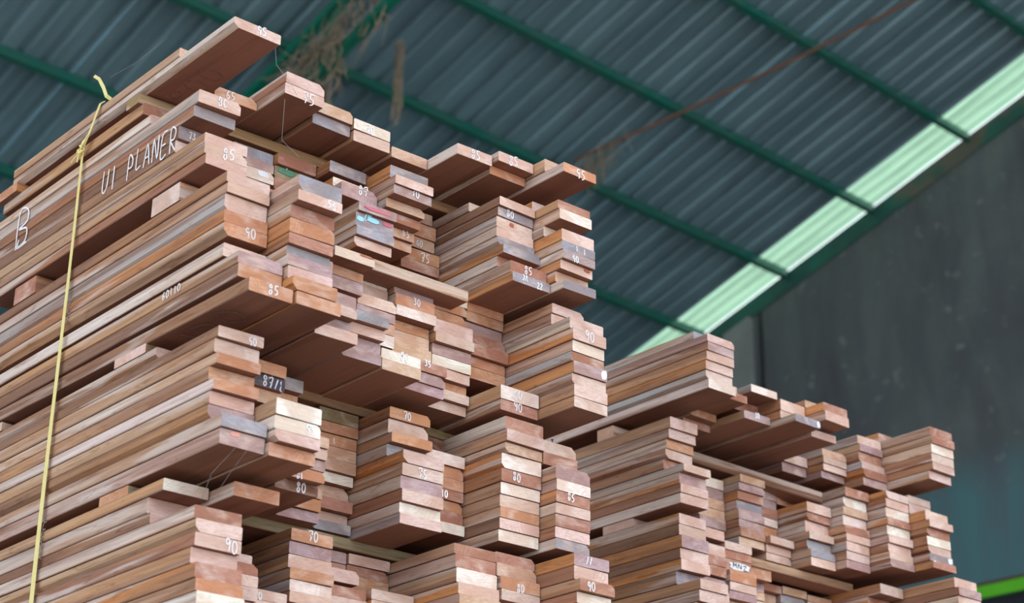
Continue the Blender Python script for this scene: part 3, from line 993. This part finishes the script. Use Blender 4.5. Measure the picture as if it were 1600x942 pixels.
# ------------------------------------------------------------------ stickers (spacer battens across the piles)
def sticker(x1, wdt, ya, yb, zt, th, label, side='e', end='p', tilt=0., dx=0.):
    W = Wood(); random.seed(int(abs(x1*1000)+zt*100))
    W.timber(x1-wdt, x1, ya, yb, zt-th, zt, jit(TINT[end], .03), jit(SIDE[side], .03), jit(BOT), axis=1)
    # lean the far end down / across
    W.v = [(vx+dx*(vy-ya)/(yb-ya), vy, vz+tilt*(vy-ya)/(yb-ya)) for vx, vy, vz in W.v]
    org = ((x1-wdt/2), (ya+yb)/2, zt-th)
    return link('sticker', W.mesh('sticker', org), loc=org, label=label, cat='spacer batten', group='battens laid across between the bundles')
sticker(-2.695, .045, 1.394, 2.22, 3.2915, .0205, 'top pale batten running above the second bundle of the near pile', 'y', 'y', -.040, .085)
sticker(-3.17, .085, 1.392, 2.22, 3.2915, .0205, 'orange ended batten at the far left under the top planks', 'o', 'o', -.040)
sticker(-2.5275, .092, 1.401, 1.575, 3.0475, .036, 'short pink batten end in the dark slot below the second near bundle', 'p', 'p')
sticker(-3.049, .087, 1.401, 1.575, 3.0475, .036, 'brown batten end deep in the slot left of the yellow strap', 'r', 'r')
sticker(-2.471, .055, 1.757, 1.992, 2.997, .0215, 'long cream batten with its end free beside the fourth near column', 'w', 'w')
sticker(-2.5945, .105, 1.401, 2.21, 2.7705, .0175, 'wide batten with chalked end above the fourth near bundle', 'y', 'p', -.0075)
sticker(-3.12, .06, 1.401, 2.21, 2.7705, .0175, 'rear batten glimpsed deep under the third near bundle', 'y', 'p', -.0075)
sticker(-2.609, .095, 1.401, 2.21, 2.5245, .0205, 'grey brown batten with orange end above the lowest near bundle', 'e', 'o', -.006)
rest.timber(-3.18, -3.12, 1.401, 2.21, 2.504, 2.5245, jit(TINT['t']), jit(SIDE['e']), jit(BOT), axis=1)
sticker(-2.985, .055, 2.852, 3.39, 3.074, .028, 'long dark batten under the top bundle of the far pile', 'b', 't', -.09, .17)
sticker(-2.9246, .1, 2.852, 3.06, 2.834, .02, 'pink batten end above the lowest bundle of the far pile', 'p', 'p')
sticker(-2.828, .06, 3.138, 3.50, 2.777, .0205, 'long tan batten jutting out low in the far pile', 't', 't', .0)

me = rest.mesh('stacked_planks')
link('stacked_planks', me, label='remaining sawn planks packed inside and low in both piles', cat='planks', kind='stuff')

# ------------------------------------------------------------------ chalk writing on long faces
PI = [20, 19, 72, 74, 1]; PZ = [3.115, 3.1395, 2.8249, 2.7648, 3.2938]
def write_on(i, text, ex, ey, nrm, org, h, width, thick, mat=CHALK, lab='white chalk lettering'):
    cw = width/len(text); p = plank_objs[i] if i is not None else None
    for k, chx in enumerate(text):
        if chx not in ST: continue
        q = org+ex*(-width/2+cw*(k+.5)); b = lettering(chx, ex, ey, nrm, q, h, cw, thick, wob=.1)
        o = link('chalk_letter', b.mesh('chalk_letter'), mat, label=lab)
        if p is not None: o.parent = p; o.matrix_parent_inverse = Matrix.Translation(-p.location)
write_on(PI[0], 'UI PLANER', Vector((.99, 0, -.03)), EZ, -EY, Vector((-2.68, 1.3985, 3.148)), .047, .27, .0032)
write_on(PI[1], 'B', Vector((.95, 0, 0)), EZ, -EY, Vector((-3.13, 1.3985, 3.182)), .082, .085, .0045)
write_on(PI[1], 'L', Vector((.95, 0, 0)), EZ, -EY, Vector((-3.13, 1.3985, 3.145)), .018, .075, .004)
write_on(PI[2], '60110', EX, EZ, -EY, Vector((-2.52, 1.3985, 2.838)), .013, .06, .002)
write_on(PI[3], '950', EX, Vector((0, 1, 0)), -EZ, Vector((-2.46, 1.44, PZ[3]-.0002)), .05, .2, .0022, FAINT)
write_on(PI[4], '600', EX, Vector((0, 1, 0)), -EZ, Vector((-2.61, 1.46, PZ[4]-.0002)), .045, .16, .0022, FAINT)


# ------------------------------------------------------------------ strapping, nail, paint blobs, label, threads
def ribbon(pts, wd, side, th=.0008):
    b = MB(); v = []; f = []
    for i, p in enumerate(pts):
        p = Vector(p); s_ = side[i] if isinstance(side, list) else side; d = Vector(pts[min(i+1, len(pts)-1)])-Vector(pts[max(i-1, 0)])
        n = d.cross(s_).normalized(); w_ = (wd[i] if isinstance(wd, list) else wd)/2
        v += [p+s_*w_, p-s_*w_, p-s_*w_+n*th, p+s_*w_+n*th]
    for i in range(len(pts)-1):
        a = i*4; c = a+4
        for j in range(4): f.append((a+j, a+(j+1) % 4, c+(j+1) % 4, c+j))
    f += [(0, 1, 2, 3), tuple(len(v)-4+j for j in (3, 2, 1, 0))]
    b.add(v, f); return b
st = link('strap', None, loc=(-2.895, 1.393, 0), label='pale yellow plastic strap tied down the left side of the near pile', cat='strap')
def sput(name, b):
    o = link(name, b.mesh(name), STRAP); o.parent = st; o.matrix_parent_inverse = Matrix.Translation(-st.location); return o
n = 24
pts = [Vector((-2.897+.002*math.sin(i*.9), 1.3925, .02+(3.25-.02)*i/n)) for i in range(n+1)]
sput('band', ribbon(pts, [.0155 if i < 18 else .0145-.0011*(i-18) for i in range(n+1)], EX))
sput('upper_band', ribbon([(-2.897, 1.392, 3.247), (-2.888, 1.391, 3.262), (-2.868, 1.392, 3.292), (-2.856, 1.393, 3.318), (-2.852, 1.396, 3.336), (-2.852, 1.404, 3.3438)], [.004, .008, .008, .007, .008, .009], Vector((.9, 0, -.3)).normalized()))
sput('tail', ribbon([(-2.838, 1.41, 3.344), (-2.845, 1.403, 3.352), (-2.85, 1.398, 3.37), (-2.862, 1.393, 3.392), (-2.878, 1.39, 3.405)], [.008, .009, .009, .008, .0075], Vector((.95, 0, .3)).normalized()))
kb = MB()
for q in range(3):
    kb.tube([Vector((-2.897+.006*math.cos(a+q), 1.389+.004*math.sin(2*a), 3.247+.006*math.sin(a+q)+.003*q)) for a in [k*.6 for k in range(11)]], .0022, 5)
for (dx, dz) in ((.028, .026), (.022, .018), (-.006, -.02), (.012, .02), (-.03, -.012)):
    kb.tube([(-2.897, 1.388, 3.247), (-2.897+dx*.5, 1.386, 3.247+dz*.6), (-2.897+dx, 1.387, 3.247+dz)], .0014, 4)
sput('knot', kb)
# frayed curls of fibre beside the strap
def thread(pts, rad=.0004, label='', mat=WEB):
    b = MB(); b.tube(pts, rad, 4); return link('web_thread', b.mesh('web_thread'), mat, label=label, cat='cobweb')
def curl(cx, cz, n_, r, lab):
    pts = []
    for i in range(n_*8):
        a = i*math.pi/4; pts.append((cx+r*math.cos(a)*(1+.3*math.sin(i)), 1.389, cz-i*.0016+r*.6*math.sin(a)))
    thread(pts, .0005, lab)
curl(-2.868, 2.945, 4, .006, 'curly fibre hanging beside the strap over the upper dark slot')
curl(-2.872, 2.53, 6, .006, 'curly fibre hanging beside the strap near the lowest slot')
thread([(-2.40, 1.492, 3.293), (-2.405, 1.5, 3.262), (-2.39, 1.52, 3.228), (-2.385, 1.535, 3.203)], .00035, 'fine web thread hanging from the longest top plank')
thread([(-2.83, 1.40, 3.385), (-2.75, 1.41, 3.385), (-2.66, 1.42, 3.40)], .0003, 'fine web thread from the strap tail to the top plank')
thread([(-2.505, 1.585, 3.268), (-2.53, 1.60, 3.20), (-2.50, 1.62, 3.16)], .0004, 'web thread hanging under the 75 plank pair')
thread([(-2.335, 1.43, 2.525), (-2.40, 1.43, 2.50), (-2.44, 1.44, 2.47)], .0003, 'web thread under the fourth bundle, left of two')
thread([(-2.335, 1.45, 2.525), (-2.39, 1.455, 2.50), (-2.44, 1.46, 2.475)], .0003, 'web thread under the fourth bundle, right of two')
# loose nail
nb = MB(); nb.tube([(0, 0, 0), (0, 0, .012)], .0012, 8); nb.tube([(0, 0, .012), (0, 0, .0132)], .0028, 8)
link('nail', nb.mesh('nail'), NAILM, loc=(-2.4351, 2.17, 2.7239), label='small bluish nail standing on a plank below the rightmost near column', cat='nail')
def blob(i, y0, y1, z0, z1, mat, name, label, n=12):
    p = plank_objs[i]; x = {'145': -2.3315, '286': -2.6587, '374': -2.6413, '373': -2.6484, '391': -2.8123, '91': -2.4411, '98': -2.5031, '99': -2.5108, '158': -2.3379, '49': -2.4448, '63': -2.3673, '29': -2.6531, '26': -2.6505}[str(i)]+.0006; b = MB(); cy, cz = (y0+y1)/2, (z0+z1)/2; random.seed(i); v = []
    for k in range(n):
        a = 2*math.pi*k/n; q = random.uniform(.8, 1.05); c, s_ = math.cos(a), math.sin(a); m_ = max(abs(c), abs(s_))**(1. if 'label' in name else .85)
        v.append((x, cy+(y1-y0)/2*c/m_*q, cz+(z1-z0)/2*s_/m_*q))
    v += [(x+.0005, a[1], a[2]) for a in v[:n]]
    f = [tuple(range(n, 2*n))]+[(k, (k+1) % n, (k+1) % n+n, k+n) for k in range(n)]
    b.add(v, f); o = link(name, b.mesh(name), mat, label=label)
    if p is not None: o.parent = p; o.matrix_parent_inverse = Matrix.Translation(-p.location)
    return o
blob(145, 2.1980, 2.2120, 2.8346, 2.8535, PAINTW, 'paint_patch', 'white paint patch')
blob(286, 3.1965, 3.2088, 3.0641, 3.0805, PAINTW, 'paint_patch', 'white paint edge')
blob(374, 3.5766, 3.5872, 2.8094, 2.8128, PAINTW, 'paint_patch', 'white paint patch')
blob(373, 3.6442, 3.6623, 2.8178, 2.8323, PAINTW, 'paint_patch', 'white paint patch')
blob(391, 3.0442, 3.1131, 2.7293, 2.7475, LABELM, 'paper_label', 'white paper label')
blob(91, 1.7203, 1.7530, 2.9764, 2.9794, simple('red_knot', srgb(176, 92, 66), .8), 'knot', 'red brown knot')
blob(98, 1.7681, 1.8318, 3.1083, 3.1161, simple('red_paint', srgb(205, 110, 125), .7), 'paint_patch', 'faded red paint')
blob(99, 1.8167, 1.8420, 3.0920, 3.1007, simple('red_paint', srgb(205, 110, 125), .7), 'paint_patch', 'faded red paint')
blob(99, 1.7580, 1.7757, 3.0840, 3.0942, CYAN, 'paint_patch', 'pale blue paint')
blob(99, 1.7817, 1.8105, 3.0890, 3.0993, CYAN, 'paint_patch', 'pale blue paint')
blob(158, 1.4196, 1.4378, 2.5428, 2.5514, simple('orange_stain', srgb(226, 160, 140), .8, var=.6, vs_=40., vcol=srgb(190,150,160)), 'stain', 'orange pink stain')
blob(49, 2.0672, 2.0800, 3.1462, 3.1543, simple('red_knot', srgb(176, 92, 66), .8), 'knot', 'red brown knot')
blob(63, 2.1896, 2.2063, 3.0619, 3.0681, simple('red_knot', srgb(176, 92, 66), .8), 'knot', 'red brown knot')
blob(29, 1.6723, 1.7177, 3.2073, 3.2201, simple('green_paint', srgb(92, 150, 122), .7, var=.5, vs_=60.), 'paint_patch', 'green paint')
blob(26, 1.6278, 1.6527, 3.1849, 3.1972, PAINTW, 'paint_patch', 'white paint')
b = lettering('MNZ', EY, EZ, EX, Vector((-2.8108, 3.079, 2.7385)), .011, .05, .0016); o = link('ink_writing', b.mesh('ink_writing'), INK, label='black ink scribble'); p = plank_objs[391]; o.parent = p; o.matrix_parent_inverse = Matrix.Translation(-p.location)
